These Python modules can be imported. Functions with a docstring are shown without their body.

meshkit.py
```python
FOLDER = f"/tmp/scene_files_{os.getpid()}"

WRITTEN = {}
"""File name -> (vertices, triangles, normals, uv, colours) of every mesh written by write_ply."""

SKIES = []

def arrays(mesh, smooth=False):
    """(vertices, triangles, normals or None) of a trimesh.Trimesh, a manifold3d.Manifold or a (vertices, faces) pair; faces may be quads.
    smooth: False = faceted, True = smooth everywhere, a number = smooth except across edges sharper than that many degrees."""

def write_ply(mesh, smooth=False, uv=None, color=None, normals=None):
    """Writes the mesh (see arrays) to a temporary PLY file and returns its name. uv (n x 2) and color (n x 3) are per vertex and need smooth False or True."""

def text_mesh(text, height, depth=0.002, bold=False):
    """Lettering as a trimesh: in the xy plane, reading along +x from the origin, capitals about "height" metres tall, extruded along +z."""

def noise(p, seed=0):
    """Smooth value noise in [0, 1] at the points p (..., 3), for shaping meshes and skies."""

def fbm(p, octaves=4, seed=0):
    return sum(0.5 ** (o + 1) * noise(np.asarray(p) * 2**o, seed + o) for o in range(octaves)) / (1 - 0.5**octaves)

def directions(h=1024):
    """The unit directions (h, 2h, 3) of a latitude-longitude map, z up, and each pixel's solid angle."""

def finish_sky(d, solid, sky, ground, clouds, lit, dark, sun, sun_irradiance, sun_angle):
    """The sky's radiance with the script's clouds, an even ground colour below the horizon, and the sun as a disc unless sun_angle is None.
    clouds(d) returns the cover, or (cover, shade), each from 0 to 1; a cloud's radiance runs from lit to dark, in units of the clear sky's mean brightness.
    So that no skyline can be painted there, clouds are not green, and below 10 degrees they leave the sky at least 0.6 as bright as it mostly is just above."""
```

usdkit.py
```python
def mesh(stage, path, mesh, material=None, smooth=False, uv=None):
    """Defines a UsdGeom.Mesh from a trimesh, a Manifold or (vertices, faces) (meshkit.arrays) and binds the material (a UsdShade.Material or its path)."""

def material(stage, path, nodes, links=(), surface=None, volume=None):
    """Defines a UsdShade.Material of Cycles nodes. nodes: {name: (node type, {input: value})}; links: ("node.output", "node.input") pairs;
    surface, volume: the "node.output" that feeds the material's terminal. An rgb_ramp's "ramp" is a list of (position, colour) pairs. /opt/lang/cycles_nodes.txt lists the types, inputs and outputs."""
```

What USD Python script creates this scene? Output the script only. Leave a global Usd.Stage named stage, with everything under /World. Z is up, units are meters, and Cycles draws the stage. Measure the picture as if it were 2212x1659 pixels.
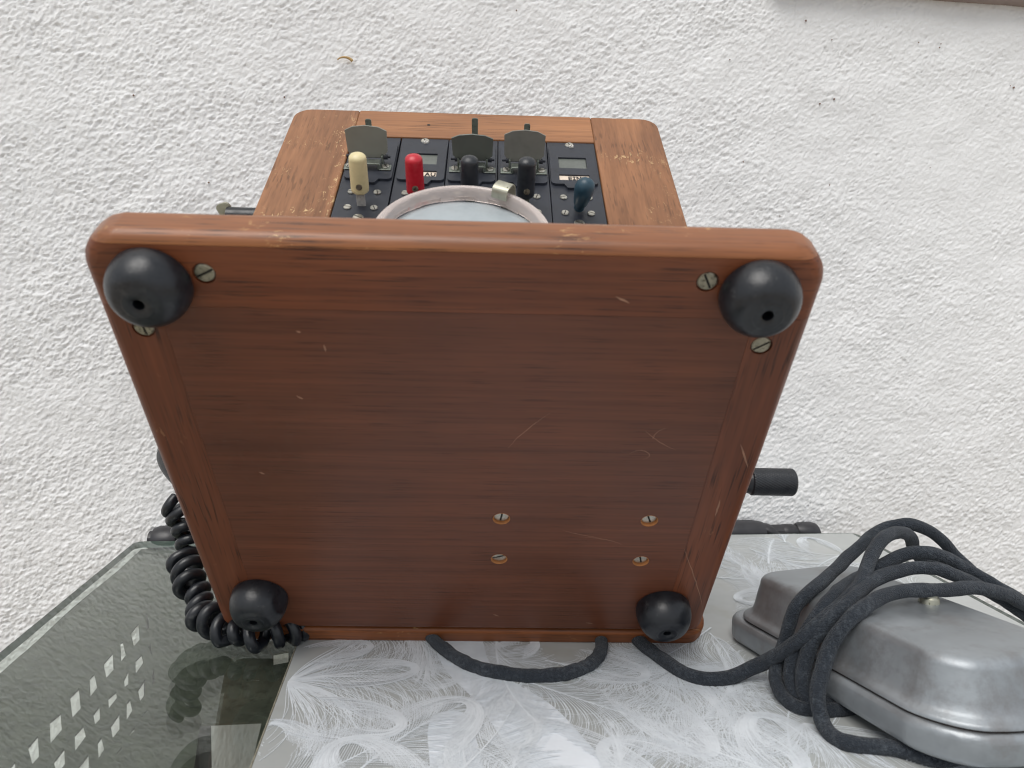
import math, random
import numpy as np, trimesh, manifold3d as m3
from scipy.ndimage import gaussian_filter, map_coordinates
from shapely.geometry import Polygon, box as sbox
import usdkit, meshkit
from pxr import Usd, UsdGeom, UsdLux, UsdShade, Gf, Sdf, Vt

stage = Usd.Stage.CreateInMemory()
UsdGeom.SetStageUpAxis(stage, UsdGeom.Tokens.z)
UsdGeom.SetStageMetersPerUnit(stage, 1.0)
world = UsdGeom.Xform.Define(stage, '/World')
stage.SetDefaultPrim(world.GetPrim())
UsdGeom.Scope.Define(stage, '/World/Looks')
EYE = 0.94                      # lens height above the paving; the table top lies 0.72 m up
TT = 0.72

# ------------------------------------------------------------------ camera
cam = UsdGeom.Camera.Define(stage, '/World/camera')
R_, U_, F_ = (0.999746, 0.002258, 0.022426), (-0.022539, 0.100153, 0.994717), (0.0, 0.99497, -0.100178)
cam.AddTransformOp().Set(Gf.Matrix4d(*R_, 0, *U_, 0, -F_[0], -F_[1], -F_[2], 0, 0, 0, EYE, 1))
cam.CreateFocalLengthAttr(4.25)
cam.CreateHorizontalApertureAttr(2 * 4.25 * 1106 / 1662)
cam.CreateVerticalApertureAttr(2 * 4.25 * 829.5 / 1662)
cam.CreateClippingRangeAttr(Gf.Vec2f(0.01, 200))
cam.CreateFStopAttr(2.2)
cam.CreateFocusDistanceAttr(0.58)
cam.CreateExposureAttr(0.40)

# ------------------------------------------------------------------ sky and sun (overcast)
SUN_EL, SUN_AZ = math.radians(58), math.radians(205)     # azimuth measured as atan2(x, y)
sx, sy, sz = math.cos(SUN_EL) * math.sin(SUN_AZ), math.cos(SUN_EL) * math.cos(SUN_AZ), math.sin(SUN_EL)
usdkit.material(stage, '/World/Looks/sky_look', {
    'sky': ('sky_texture', {'sky_type': 'single_scattering', 'sun_disc': False, 'sun_elevation': SUN_EL, 'sun_rotation': SUN_AZ, 'air_density': 1.0, 'aerosol_density': 3.0}),
    'tc': ('texture_coordinate', {}),
    'n': ('noise_texture', {'scale': 2.2, 'detail': 5, 'roughness': 0.55}),
    'r': ('rgb_ramp', {'ramp': [(0.3, (4.6, 4.85, 5.15)), (0.7, (6.6, 6.9, 7.3))]}),
    'm': ('mix_color', {'fac': 0.9, 'use_clamp': False}),
    'bg': ('background_shader', {'strength': 0.1})},
    [('tc.generated', 'n.vector'), ('n.fac', 'r.fac'), ('sky.color', 'm.a'), ('r.color', 'm.b'), ('m.result', 'bg.color')], surface='bg.background')
dome = UsdLux.DomeLight.Define(stage, '/World/sky')
UsdShade.MaterialBindingAPI.Apply(dome.GetPrim()).Bind(UsdShade.Material.Get(stage, '/World/Looks/sky_look'))
dome.GetPrim().SetCustomDataByKey('kind', 'structure')
sun = UsdLux.DistantLight.Define(stage, '/World/sun')
sun.CreateIntensityAttr(0.40); sun.CreateAngleAttr(40.0); sun.CreateNormalizeAttr(True) if hasattr(sun, 'CreateNormalizeAttr') else None
sun.CreateColorAttr(Gf.Vec3f(1.0, 0.97, 0.93))
zax = np.array([sx, sy, sz]); xax = np.cross([0, 0, 1], zax); xax /= np.linalg.norm(xax); yax = np.cross(zax, xax)
sun.AddTransformOp().Set(Gf.Matrix4d(*xax, 0, *yax, 0, *zax, 0, 0, 0, 5, 1))

# ------------------------------------------------------------------ helpers
used = {}
def numbered(parent, name):
    k = (parent, name); n = used.get(k, 0); used[k] = n + 1
    return f'{parent}/{name}' if n == 0 else f'{parent}/{name}_{n:03d}'
def tag(prim, label=None, cat=None, group=None, kind=None):
    for k, v in (('label', label), ('category', cat), ('group', group), ('kind', kind)):
        if v: prim.SetCustomDataByKey(k, v)
    return prim
def path_of(p): return '/World' if p is None else str(p.GetPath())
def obj(name, mesh, mat, parent=None, smooth=30, label=None):
    m = usdkit.mesh(stage, numbered(path_of(parent), name), mesh, '/World/Looks/' + mat, smooth=smooth)
    if label: m.GetPrim().SetCustomDataByKey('label', label)
    return m.GetPrim()
def thing(name, label, cat, matrix=None, group=None):
    x = UsdGeom.Xform.Define(stage, numbered('/World', name))
    if matrix is not None: x.AddTransformOp().Set(matrix)
    return tag(x.GetPrim(), label, cat, group)
def tm(v, f): return trimesh.Trimesh(np.asarray(v, float), np.asarray(f), process=False)
def cat(ms):
    return trimesh.util.concatenate([to_tm(m) for m in ms])
def to_tm(m):
    if isinstance(m, m3.Manifold):
        q = m.to_mesh(); return tm(q.vert_properties[:, :3], q.tri_verts)
    return m
def man(t):
    t = to_tm(t)
    return m3.Manifold(m3.Mesh(np.asarray(t.vertices, np.float32), np.asarray(t.faces, np.uint32)))
def xf(m, M):
    m = to_tm(m).copy(); m.apply_transform(M); return m
def basis(o, x, y, z):
    M = np.eye(4); M[:3, 0], M[:3, 1], M[:3, 2], M[:3, 3] = x, y, z, o; return M
def unit(v): v = np.asarray(v, float); return v / np.linalg.norm(v)
def aim(o, z):
    z = unit(z); a = np.array([1, 0, 0.]) if abs(z[0]) < .9 else np.array([0, 1., 0]); x = unit(np.cross(a, z)); return basis(o, x, np.cross(z, x), z)
def rbox(lo, hi, r=0.001, seg=8):
    """A box with rounded edges."""
    lo, hi = np.asarray(lo, float), np.asarray(hi, float); r = min(r, (hi - lo).min() * .49)
    s = m3.Manifold.sphere(r, seg)
    return m3.Manifold.batch_hull([s.translate([float(a), float(b), float(c)]) for a in (lo[0] + r, hi[0] - r) for b in (lo[1] + r, hi[1] - r) for c in (lo[2] + r, hi[2] - r)])
def rplate(x0, x1, y0, y1, z0, z1, rc, re, seg=12, corners=(1, 1, 1, 1)):
    """A plate in xy with corner radius rc and edge radius re (corners: x0y0, x1y0, x1y1, x0y1)."""
    pts = []
    s = m3.Manifold.sphere(re, 16)
    for k, (cx, cy, a0) in enumerate(((x0, y0, 180), (x1, y0, 270), (x1, y1, 0), (x0, y1, 90))):
        r = rc if corners[k] else re * 1.2
        sx_, sy_ = (1 if cx == x0 else -1), (1 if cy == y0 else -1)
        for j in range(seg + 1):
            t = math.radians(a0 + 90 * j / seg)
            X, Y = cx + sx_ * r + (r - re) * math.cos(t), cy + sy_ * r + (r - re) * math.sin(t)
            for z in (z0 + re, z1 - re): pts.append(s.translate([X, Y, z]))
    return m3.Manifold.batch_hull(pts)
def cyl(r, h, seg=32, r2=None): return m3.Manifold.cylinder(h, r, r if r2 is None else r2, seg)
def lathe(profile, seg=40): return trimesh.creation.revolve(np.asarray(profile, float), sections=seg)
def spline(pts, n):
    p = np.asarray(pts, float); d = np.r_[0, np.cumsum(np.linalg.norm(np.diff(p, axis=0), axis=1) ** .5)]
    from scipy.interpolate import CubicSpline
    c = CubicSpline(d, p); t = np.linspace(0, d[-1], n * 4); q = c(t)
    s = np.r_[0, np.cumsum(np.linalg.norm(np.diff(q, axis=0), axis=1))]
    return c(np.interp(np.linspace(0, s[-1], n), s, t))
def frames(p):
    T = np.gradient(p, axis=0); T /= np.linalg.norm(T, axis=1, keepdims=True)
    N = np.zeros_like(p); a = np.array([0, 0, 1.]) if abs(T[0, 2]) < .9 else np.array([1., 0, 0]); N[0] = unit(a - T[0] * (a @ T[0]))
    for i in range(1, len(p)):
        n = N[i - 1] - T[i] * (N[i - 1] @ T[i]); N[i] = n / np.linalg.norm(n)
    return T, N, np.cross(T, N)
def tube(p, r, seg=16, wob=None):
    p = np.asarray(p, float); n = len(p); T, N, B = frames(p); a = np.linspace(0, 2 * np.pi, seg, endpoint=False)
    rr = np.broadcast_to(np.asarray(r, float), (n,))[:, None] * np.ones((1, seg))
    if wob is not None: rr = rr * wob(n, seg)
    v = p[:, None] + rr[..., None] * (np.cos(a)[None, :, None] * N[:, None] + np.sin(a)[None, :, None] * B[:, None])
    v = np.vstack([v.reshape(-1, 3), p[:1], p[-1:]])
    i = np.arange(n - 1)[:, None] * seg; j = np.arange(seg)[None]; k = (j + 1) % seg
    A, Bq, C, D = i + j, i + k, i + seg + k, i + seg + j
    f = np.vstack([np.stack([A, Bq, C], -1).reshape(-1, 3), np.stack([A, C, D], -1).reshape(-1, 3)])
    e0, e1 = n * seg, n * seg + 1; jj = np.arange(seg); kk = (jj + 1) % seg
    f = np.vstack([f, np.stack([kk, jj, np.full(seg, e0)], -1), np.stack([(n - 1) * seg + jj, (n - 1) * seg + kk, np.full(seg, e1)], -1)])
    return tm(v, f)
def extr(poly, h):
    gs = getattr(poly, 'geoms', [poly])
    return trimesh.util.concatenate([trimesh.creation.extrude_polygon(g, h, engine='earcut') for g in gs])

# ------------------------------------------------------------------ materials
def M(name, nodes, links, surface='p.BSDF'): usdkit.material(stage, '/World/Looks/' + name, nodes, links, surface=surface)
def plain(name, col, rough=.5, metal=0., scale=120, var=.25, bump=.0, rvar=.12, coat=0., spec=.5, extra=None, bscale=None, stain=None):
    """A plain coloured surface with uneven tone and gloss, and optionally a stain colour in blotches."""
    c = np.array(col)
    nodes = {'tc': ('texture_coordinate', {}), 'n': ('noise_texture', {'scale': scale, 'detail': 5, 'roughness': .6}),
             'r': ('rgb_ramp', {'ramp': [(.25, tuple(c * (1 - var))), (.75, tuple(np.minimum(c * (1 + var), 1)))]}),
             'rr': ('map_range', {'from_min': .25, 'from_max': .75, 'to_min': rough - rvar, 'to_max': rough + rvar, 'clamp': True}),
             'p': ('principled_bsdf', {'metallic': metal, 'coat_weight': coat, 'coat_roughness': .12, 'specular_ior_level': spec, **(extra or {})})}
    links = [('tc.object', 'n.vector'), ('n.fac', 'r.fac'), ('n.fac', 'rr.value'), ('rr.result', 'p.roughness')]
    if stain:
        nodes['n2'] = ('noise_texture', {'scale': stain[1], 'detail': 7, 'roughness': .7})
        nodes['r2'] = ('rgb_ramp', {'ramp': [(stain[2], (0, 0, 0)), (stain[2] + stain[3], (1, 1, 1))]})
        nodes['mx'] = ('mix_color', {'b': stain[0]})
        links += [('tc.object', 'n2.vector'), ('n2.fac', 'r2.fac'), ('r2.color', 'mx.fac'), ('r.color', 'mx.a'), ('mx.result', 'p.base_color')]
    else: links += [('r.color', 'p.base_color')]
    if bump:
        nodes['nb'] = ('noise_texture', {'scale': bscale or scale * 8, 'detail': 3, 'roughness': .6}); nodes['b'] = ('bump', {'strength': bump, 'distance': .0004})
        links += [('tc.object', 'nb.vector'), ('nb.fac', 'b.height'), ('b.normal', 'p.normal')]
    M(name, nodes, links)
def wood(name, dark, light, axis, rough=.35, pore=.55, wear=None, seed=0., coat=.12, band=1.0, porelen=26, spec=.32):
    """Varnished open-pored hardwood; axis: 0 grain along x, 1 along y, 2 along z of the thing."""
    def st(along, across): s = [across] * 3; s[axis] = along; return tuple(s)
    nodes = {'tc': ('texture_coordinate', {}),
        'mb': ('mapping', {'scale': st(2.2, 46 * band), 'location': (seed, seed * 1.7, seed * .6)}), 'nb': ('noise_texture', {'scale': 1., 'detail': 6, 'roughness': .62, 'distortion': .5}),
        'rb': ('rgb_ramp', {'ramp': [(.28, dark), (.5, tuple((np.array(dark) * .45 + np.array(light) * .55))), (.74, light)]}),
        'mf': ('mapping', {'scale': st(9, 420), 'location': (seed, 0, seed)}), 'nf': ('noise_texture', {'scale': 1., 'detail': 3, 'roughness': .6}),
        'rf': ('rgb_ramp', {'ramp': [(.3, (.72, .70, .68)), (.7, (1.12, 1.1, 1.1))]}),
        'm1': ('mix_color', {'blend_type': 'multiply', 'fac': .75, 'use_clamp': False}),
        'mp': ('mapping', {'scale': st(porelen, 900), 'location': (0, seed, 0)}), 'np': ('noise_texture', {'scale': 1., 'detail': 1.5, 'roughness': .5}),
        'rp': ('rgb_ramp', {'ramp': [(.56, (0, 0, 0)), (.65, (1, 1, 1))]}),
        'mask': ('noise_texture', {'scale': 38., 'detail': 3}), 'rm': ('rgb_ramp', {'ramp': [(.4, (.15,) * 3), (.62, (1, 1, 1))]}),
        'pm': ('math', {'math_type': 'multiply'}), 'pk': ('math', {'math_type': 'multiply', 'value2': pore}),
        'm2': ('mix_color', {'b': tuple(np.array(dark) * .22)}),
        'big': ('noise_texture', {'scale': 11., 'detail': 4}), 'rbig': ('rgb_ramp', {'ramp': [(.28, (.78, .75, .74)), (.5, (1., 1., 1.)), (.72, (1.16, 1.14, 1.1))]}),
        'm3': ('mix_color', {'blend_type': 'multiply', 'fac': 1., 'use_clamp': False}),
        'rr': ('map_range', {'from_min': .3, 'from_max': .7, 'to_min': rough - .07, 'to_max': rough + .12, 'clamp': True}),
        'bp': ('bump', {'strength': .35, 'distance': .0003, 'invert': True}),
        'p': ('principled_bsdf', {'coat_weight': coat, 'coat_roughness': .34, 'specular_ior_level': spec})}
    links = [('tc.object', 'mb.vector'), ('mb.vector', 'nb.vector'), ('nb.fac', 'rb.fac'), ('tc.object', 'mf.vector'), ('mf.vector', 'nf.vector'), ('nf.fac', 'rf.fac'),
        ('rb.color', 'm1.a'), ('rf.color', 'm1.b'), ('tc.object', 'mp.vector'), ('mp.vector', 'np.vector'), ('np.fac', 'rp.fac'), ('tc.object', 'mask.vector'), ('mask.fac', 'rm.fac'),
        ('rp.color', 'pm.value1'), ('rm.color', 'pm.value2'), ('pm.value', 'pk.value1'), ('pk.value', 'm2.fac'), ('m1.result', 'm2.a'),
        ('tc.object', 'big.vector'), ('big.fac', 'rbig.fac'), ('m2.result', 'm3.a'), ('rbig.color', 'm3.b'), ('big.fac', 'rr.value'), ('rr.result', 'p.roughness'),
        ('pk.value', 'bp.height'), ('bp.normal', 'p.normal')]
    last = 'm3.result'
    if wear:   # (colour, patch scale, threshold, fleck scale)
        nodes.update({'w1': ('noise_texture', {'scale': wear[1], 'detail': 3}), 'wr1': ('rgb_ramp', {'ramp': [(wear[2], (0, 0, 0)), (wear[2] + .14, (1, 1, 1))]}),
            'wm': ('mapping', {'scale': st(.45, 1.) , 'rotation': (0.3, .2, .5)}), 'w2': ('noise_texture', {'scale': wear[3], 'detail': 4, 'roughness': .7, 'distortion': 1.2}), 'wr2': ('rgb_ramp', {'ramp': [(.59, (0, 0, 0)), (.64, (1, 1, 1))]}),
            'wx': ('math', {'math_type': 'multiply'}), 'wy': ('mix_color', {'b': wear[0]})})
        links += [('tc.object', 'w1.vector'), ('w1.fac', 'wr1.fac'), ('tc.object', 'wm.vector'), ('wm.vector', 'w2.vector'), ('w2.fac', 'wr2.fac'), ('wr1.color', 'wx.value1'), ('wr2.color', 'wx.value2'), ('wx.value', 'wy.fac'), (last, 'wy.a')]
        last = 'wy.result'
    M(name, nodes, links + [(last, 'p.base_color')])

wood('base_wood', (.092, .030, .0148), (.136, .0455, .0220), 0, rough=.42, pore=.38, band=2.6, seed=.3, porelen=40)  # kept darker than the face: the underside's shade is partly in this colour
wood('base_stile_wood', (.088, .026, .0115), (.185, .058, .024), 1, rough=.42, pore=.8, seed=2.1, wear=((.30, .15, .07), 30., .62, 330.))
wood('front_rail_wood', (.105, .030, .012), (.205, .064, .025), 0, rough=.40, pore=.7, seed=5.2, band=1.5)
wood('edge_wood', (.17, .055, .018), (.38, .145, .048), 0, rough=.42, pore=.8, seed=6.3, wear=((.62, .38, .16), 34., .55, 300.), coat=.45)
wood('face_wood_worn', (.19, .084, .038), (.36, .17, .080), 2, rough=.48, pore=.5, seed=3.1, wear=((.62, .42, .21), 30., .42, 380.), coat=.08, porelen=44)
wood('face_wood', (.185, .080, .036), (.35, .162, .075), 2, rough=.48, pore=.5, seed=4.4, wear=((.62, .42, .21), 20., .54, 330.), coat=.08, porelen=44)
wood('face_rail_wood', (.25, .108, .046), (.40, .185, .082), 0, rough=.48, pore=.45, seed=7.7, wear=((.62, .42, .21), 24., .64, 300.), coat=.08)
wood('side_wood', (.14, .05, .022), (.28, .11, .05), 2, rough=.4, pore=.6, seed=1.4)
wood('back_wood', (.15, .045, .014), (.30, .10, .03), 0, rough=.45, pore=.6, seed=9.1, wear=((.5, .3, .13), 34., .55, 240.))
plain('raw_wood', (.42, .17, .055), .6, var=.3)
plain('rubber', (.0062, .0074, .0100), .36, scale=160, var=.3, bump=.2, bscale=700, spec=.55, stain=((.040, .041, .042), 120., .60, .10))
plain('scratch_wood', (.25, .13, .08), .6, var=.4)
plain('rubber_hole', (.006, .006, .007), .6)
plain('bakelite', (.013, .014, .018), .22, scale=90, var=.2)
plain('black_metal', (.020, .023, .032), .42, scale=110, var=.3, bump=.12, bscale=1400, stain=((.16, .17, .19), 260., .70, .03))
plain('black_knob', (.016, .018, .022), .36, scale=200, var=.2, bump=.1)
plain('blue_knob', (.022, .058, .085), .42, scale=200, var=.25, bump=.1)
plain('red_knob', (.50, .016, .030), .30, scale=160, var=.12, bump=.06)
plain('ivory_knob', (.70, .60, .34), .38, scale=140, var=.12, stain=((.22, .15, .07), 420., .66, .05))
plain('screw_steel', (.52, .50, .44), .38, 1., scale=300, var=.25, stain=((.16, .13, .09), 500., .60, .1))
plain('dark_screw', (.33, .30, .23), .45, 1., scale=300, var=.3, stain=((.10, .085, .06), 400., .52, .12))
plain('slot_dark', (.02, .018, .015), .8)
plain('flap_smooth', (.25, .255, .22), .42, .1, scale=90, var=.08)
plain('flap_grey', (.22, .215, .19), .42, .1, scale=200, var=.1, stain=((.50, .48, .42), 700., .685, .03))
plain('flap_shaded', (.14, .15, .13), .42, .1, scale=90, var=.1)  # shade on the down-leaning shutter, painted in as a darker grey
plain('bracket_metal', (.21, .23, .20), .42, .7, scale=200, var=.25, stain=((.07, .09, .06), 300., .58, .1))
plain('clip_metal', (.42, .41, .33), .42, .8, scale=180, var=.2, stain=((.12, .12, .08), 260., .62, .06))
plain('indicator_pane', (.13, .14, .125), .3, scale=60, var=.15)
plain('paper', (.72, .60, .48), .75, scale=300, var=.12)
plain('ink', (.02, .018, .018), .7)
plain('dial_disc', (.36, .40, .415), .34, scale=60, var=.06, coat=.2, stain=((.33, .38, .40), 90., .62, .2))
plain('dial_body', (.02, .02, .025), .4)
plain('white_metal', (.62, .60, .56), .4, .5, scale=400, var=.2, stain=((.2, .16, .12), 900., .62, .04))
plain('box_steel', (.30, .32, .335), .42, .65, scale=22, var=.30, rvar=.16, bump=.3, bscale=420, stain=((.215, .205, .20), 30., .50, .25))
plain('box_tray_steel', (.31, .33, .345), .44, .6, scale=28, var=.28, rvar=.16, bump=.28, bscale=420, stain=((.225, .21, .20), 36., .52, .25))
plain('gap_dark', (.028, .02, .017), .8)
plain('wicker', (.030, .029, .032), .42, scale=90, var=.25, bump=.2, bscale=500)
plain('lattice', (.085, .086, .070), .6, scale=40, var=.35, bump=.3, bscale=300, stain=((.05, .052, .043), 120., .50, .14))  # panel tone lifted to paint in the pale haze over the glass
plain('mat_sheet', (.40, .415, .405), .24, scale=9, var=.14, rvar=.05, spec=.5, stain=((.36, .355, .31), 12., .55, .2))
plain('mat_edge', (.27, .25, .19), .5, scale=200, var=.4)
plain('feather_white', (.74, .78, .81), .3, scale=60, var=.06)
plain('area_white', (.76, .80, .84), .22, scale=30, var=.06)
plain('speck_brown', (.20, .13, .10), .8)
plain('straw_tan', (.45, .30, .13), .7)
plain('sill_stone', (.30, .24, .215), .75, scale=60, var=.2, bump=.3)
# textile braid of the cord
M('braid', {'tc': ('texture_coordinate', {}), 'n': ('noise_texture', {'scale': 500, 'detail': 4, 'roughness': .7}),
            'v': ('voronoi_texture', {'scale': 1150.}), 'n2': ('noise_texture', {'scale': 45, 'detail': 5, 'roughness': .7}),
            'r': ('rgb_ramp', {'ramp': [(.2, (.014, .018, .023)), (.50, (.025, .031, .040)), (.68, (.078, .090, .103))]}), 'mx': ('mix_float', {'fac': .45}),
            'b': ('bump', {'strength': 1.0, 'distance': .0008}), 'p': ('principled_bsdf', {'roughness': .88, 'sheen_weight': .10, 'sheen_roughness': .5, 'specular_ior_level': .25})},
  [('tc.object', 'n.vector'), ('tc.object', 'v.vector'), ('tc.object', 'n2.vector'), ('n.fac', 'mx.a'), ('n2.fac', 'mx.b'), ('mx.result', 'r.fac'), ('r.color', 'p.base_color'), ('v.distance', 'b.height'), ('b.normal', 'p.normal')])
# white roughcast
M('roughcast', {'tc': ('texture_coordinate', {}), 'n': ('noise_texture', {'scale': 5, 'detail': 6, 'roughness': .6}),
                'r': ('rgb_ramp', {'ramp': [(.3, (.76, .76, .755)), (.7, (.83, .83, .825))]}),
                'n2': ('noise_texture', {'scale': 900, 'detail': 4, 'roughness': .65}), 'b': ('bump', {'strength': .6, 'distance': .0008}),
                'p': ('principled_bsdf', {'roughness': .88, 'specular_ior_level': .25})},
  [('tc.object', 'n.vector'), ('n.fac', 'r.fac'), ('r.color', 'p.base_color'), ('tc.object', 'n2.vector'), ('n2.fac', 'b.height'), ('b.normal', 'p.normal')])
M('paving', {'tc': ('texture_coordinate', {}), 'n': ('noise_texture', {'scale': 6, 'detail': 8, 'roughness': .65}),
             'r': ('rgb_ramp', {'ramp': [(.3, (.29, .25, .20)), (.7, (.45, .40, .33))]}), 'b': ('bump', {'strength': .5, 'distance': .01}), 'p': ('principled_bsdf', {'roughness': .85})},
  [('tc.object', 'n.vector'), ('n.fac', 'r.fac'), ('r.color', 'p.base_color'), ('n.fac', 'b.height'), ('b.normal', 'p.normal')])
# clear pane and clear pink plastic
M('table_glass', {'ge': ('geometry', {}), 'ior': ('map_range', {'to_min': 1.52, 'to_max': 1 / 1.52}), 'f': ('fresnel', {}), 't': ('transparent_bsdf', {'color': (.87, .905, .875)}), 'g': ('glossy_bsdf', {'roughness': .012, 'color': (1, 1, 1)}), 'm': ('mix_closure', {})},
  [('ge.backfacing', 'ior.value'), ('ior.result', 'f.IOR'), ('f.fac', 'm.fac'), ('t.BSDF', 'm.closure1'), ('g.BSDF', 'm.closure2')], surface='m.closure')
M('glass_edge_look', {'ge': ('geometry', {}), 'ior': ('map_range', {'to_min': 1.52, 'to_max': 1 / 1.52}), 'f': ('fresnel', {}), 't': ('principled_bsdf', {'base_color': (.10, .15, .125), 'roughness': .2}), 'g': ('glossy_bsdf', {'roughness': .05, 'color': (1, 1, 1)}), 'm': ('mix_closure', {})},
  [('ge.backfacing', 'ior.value'), ('ior.result', 'f.IOR'), ('f.fac', 'm.fac'), ('t.BSDF', 'm.closure1'), ('g.BSDF', 'm.closure2')], surface='m.closure')
M('clear_plastic', {'p': ('principled_bsdf', {'base_color': (.95, .85, .80), 'roughness': .12, 'ior': 1.42, 'transmission_weight': .64})}, [])

# ------------------------------------------------------------------ table frame: a to the right, b away, c up; origin on the floor under the lens
EX, EY = np.array([.9934, .1148, 0]), np.array([-.1148, .9934, 0])
TABLE = Gf.Matrix4d(*EX, 0, *EY, 0, 0, 0, 1, 0, 0, 0, TT, 1)
rng = np.random.default_rng(7)

# ------------------------------------------------------------------ ground
g = tm([(-40, -40, 0), (40, -40, 0), (40, 40, 0), (-40, 40, 0)], [(0, 1, 2), (0, 2, 3)])
tag(obj('paving', g, 'paving', smooth=False), kind='structure')

# ------------------------------------------------------------------ roughcast wall, relief as geometry
WB = .738                                         # distance of the wall's mean plane along b
def roughcast():
    st = .0011; x0, x1, z0, z1 = -1.0, 1.12, -.40, .90         # z relative to the table top
    nx, nz = int((x1 - x0) / st), int((z1 - z0) / st)
    def gn(s, seed, ax=1.0):
        q = gaussian_filter(np.random.default_rng(seed).standard_normal((nz, nx)).astype(np.float32), (s / st, s * ax / st), mode='reflect'); return q / q.std()
    sm = lambda t: t * t * (3 - 2 * t)
    step = lambda q, a, b: sm(np.clip((q - a) / (b - a), 0, 1))
    zz, xx = np.mgrid[0:nz, 0:nx].astype(np.float32)
    w0, w1 = gn(.0035, 1), gn(.0035, 2)
    warped = lambda q, k: map_coordinates(q, [zz + w0 * k, xx + w1 * k], order=1, mode='reflect')
    grain = step(gn(.00066, 3, 1.1), -.35, 1.15)
    clot = step(warped(gn(.00105, 4, 1.25), .6), -.3, 1.2)
    pit = step(gn(.0009, 5, 1.5), 1.2, 2.2)
    fine = gn(.0005, 6)
    big = gn(.010, 8); var = np.clip(.8 + .35 * gn(.018, 9, 1.6), .3, 1.35)
    X, Z = np.meshgrid(x0 + st * np.arange(nx), z0 + st * np.arange(nz))
    # the coat was floated smoother towards the upper right
    smooth = np.clip((X - .22) / .30, 0, 1) * np.clip((Z - .02) / .34, 0, 1)
    k = 1 - .40 * smooth
    h = k * (.55 + .45 * var) * (.00072 * grain + .00056 * clot + .00017 * fine - .0010 * pit) + .00040 * big
    # away from the photographed stretch the relief is laid out more coarsely
    def thin(n, lo, hi, o, ka, kb):
        a, b = int((lo - o) / st), int((hi - o) / st)
        return np.r_[np.arange(0, a, ka), np.arange(a, b), np.arange(b, n, kb)]
    rows, cols = thin(nz, -.13, .54, z0, 3, 4), thin(nx, -.60, .70, x0, 4, 4)
    X, Z, h = (q[np.ix_(rows, cols)] for q in (X, Z, h)); nz, nx = len(rows), len(cols)
    v = np.stack([X, WB - .0013 - h, Z], -1).reshape(-1, 3)
    i = np.arange(nz - 1)[:, None] * nx; j = np.arange(nx - 1)[None]
    A, B, C, D = i + j, i + j + 1, i + nx + j + 1, i + nx + j
    f = np.vstack([np.stack([A, B, C], -1).reshape(-1, 3), np.stack([A, C, D], -1).reshape(-1, 3)])
    outer = []
    for (a, b, c, d) in ((-6, x0, -TT, 3), (x1, 6, -TT, 3), (x0, x1, -TT, z0), (x0, x1, z1, 3)):
        outer.append(((a, WB, c), (b, WB, c), (b, WB, d), (a, WB, d)))
    n0 = len(v); v = np.vstack([v, np.array(outer).reshape(-1, 3) - (0, .0025, 0)])
    f = np.vstack([f] + [[(n0 + 4 * q, n0 + 4 * q + 1, n0 + 4 * q + 2), (n0 + 4 * q, n0 + 4 * q + 2, n0 + 4 * q + 3)] for q in range(4)])
    return tm(v, f)
wall = thing('wall', 'white roughcast house wall filling the background behind the glass table', 'wall', TABLE)
obj('roughcast', roughcast(), 'roughcast', wall, smooth=True)
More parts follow.
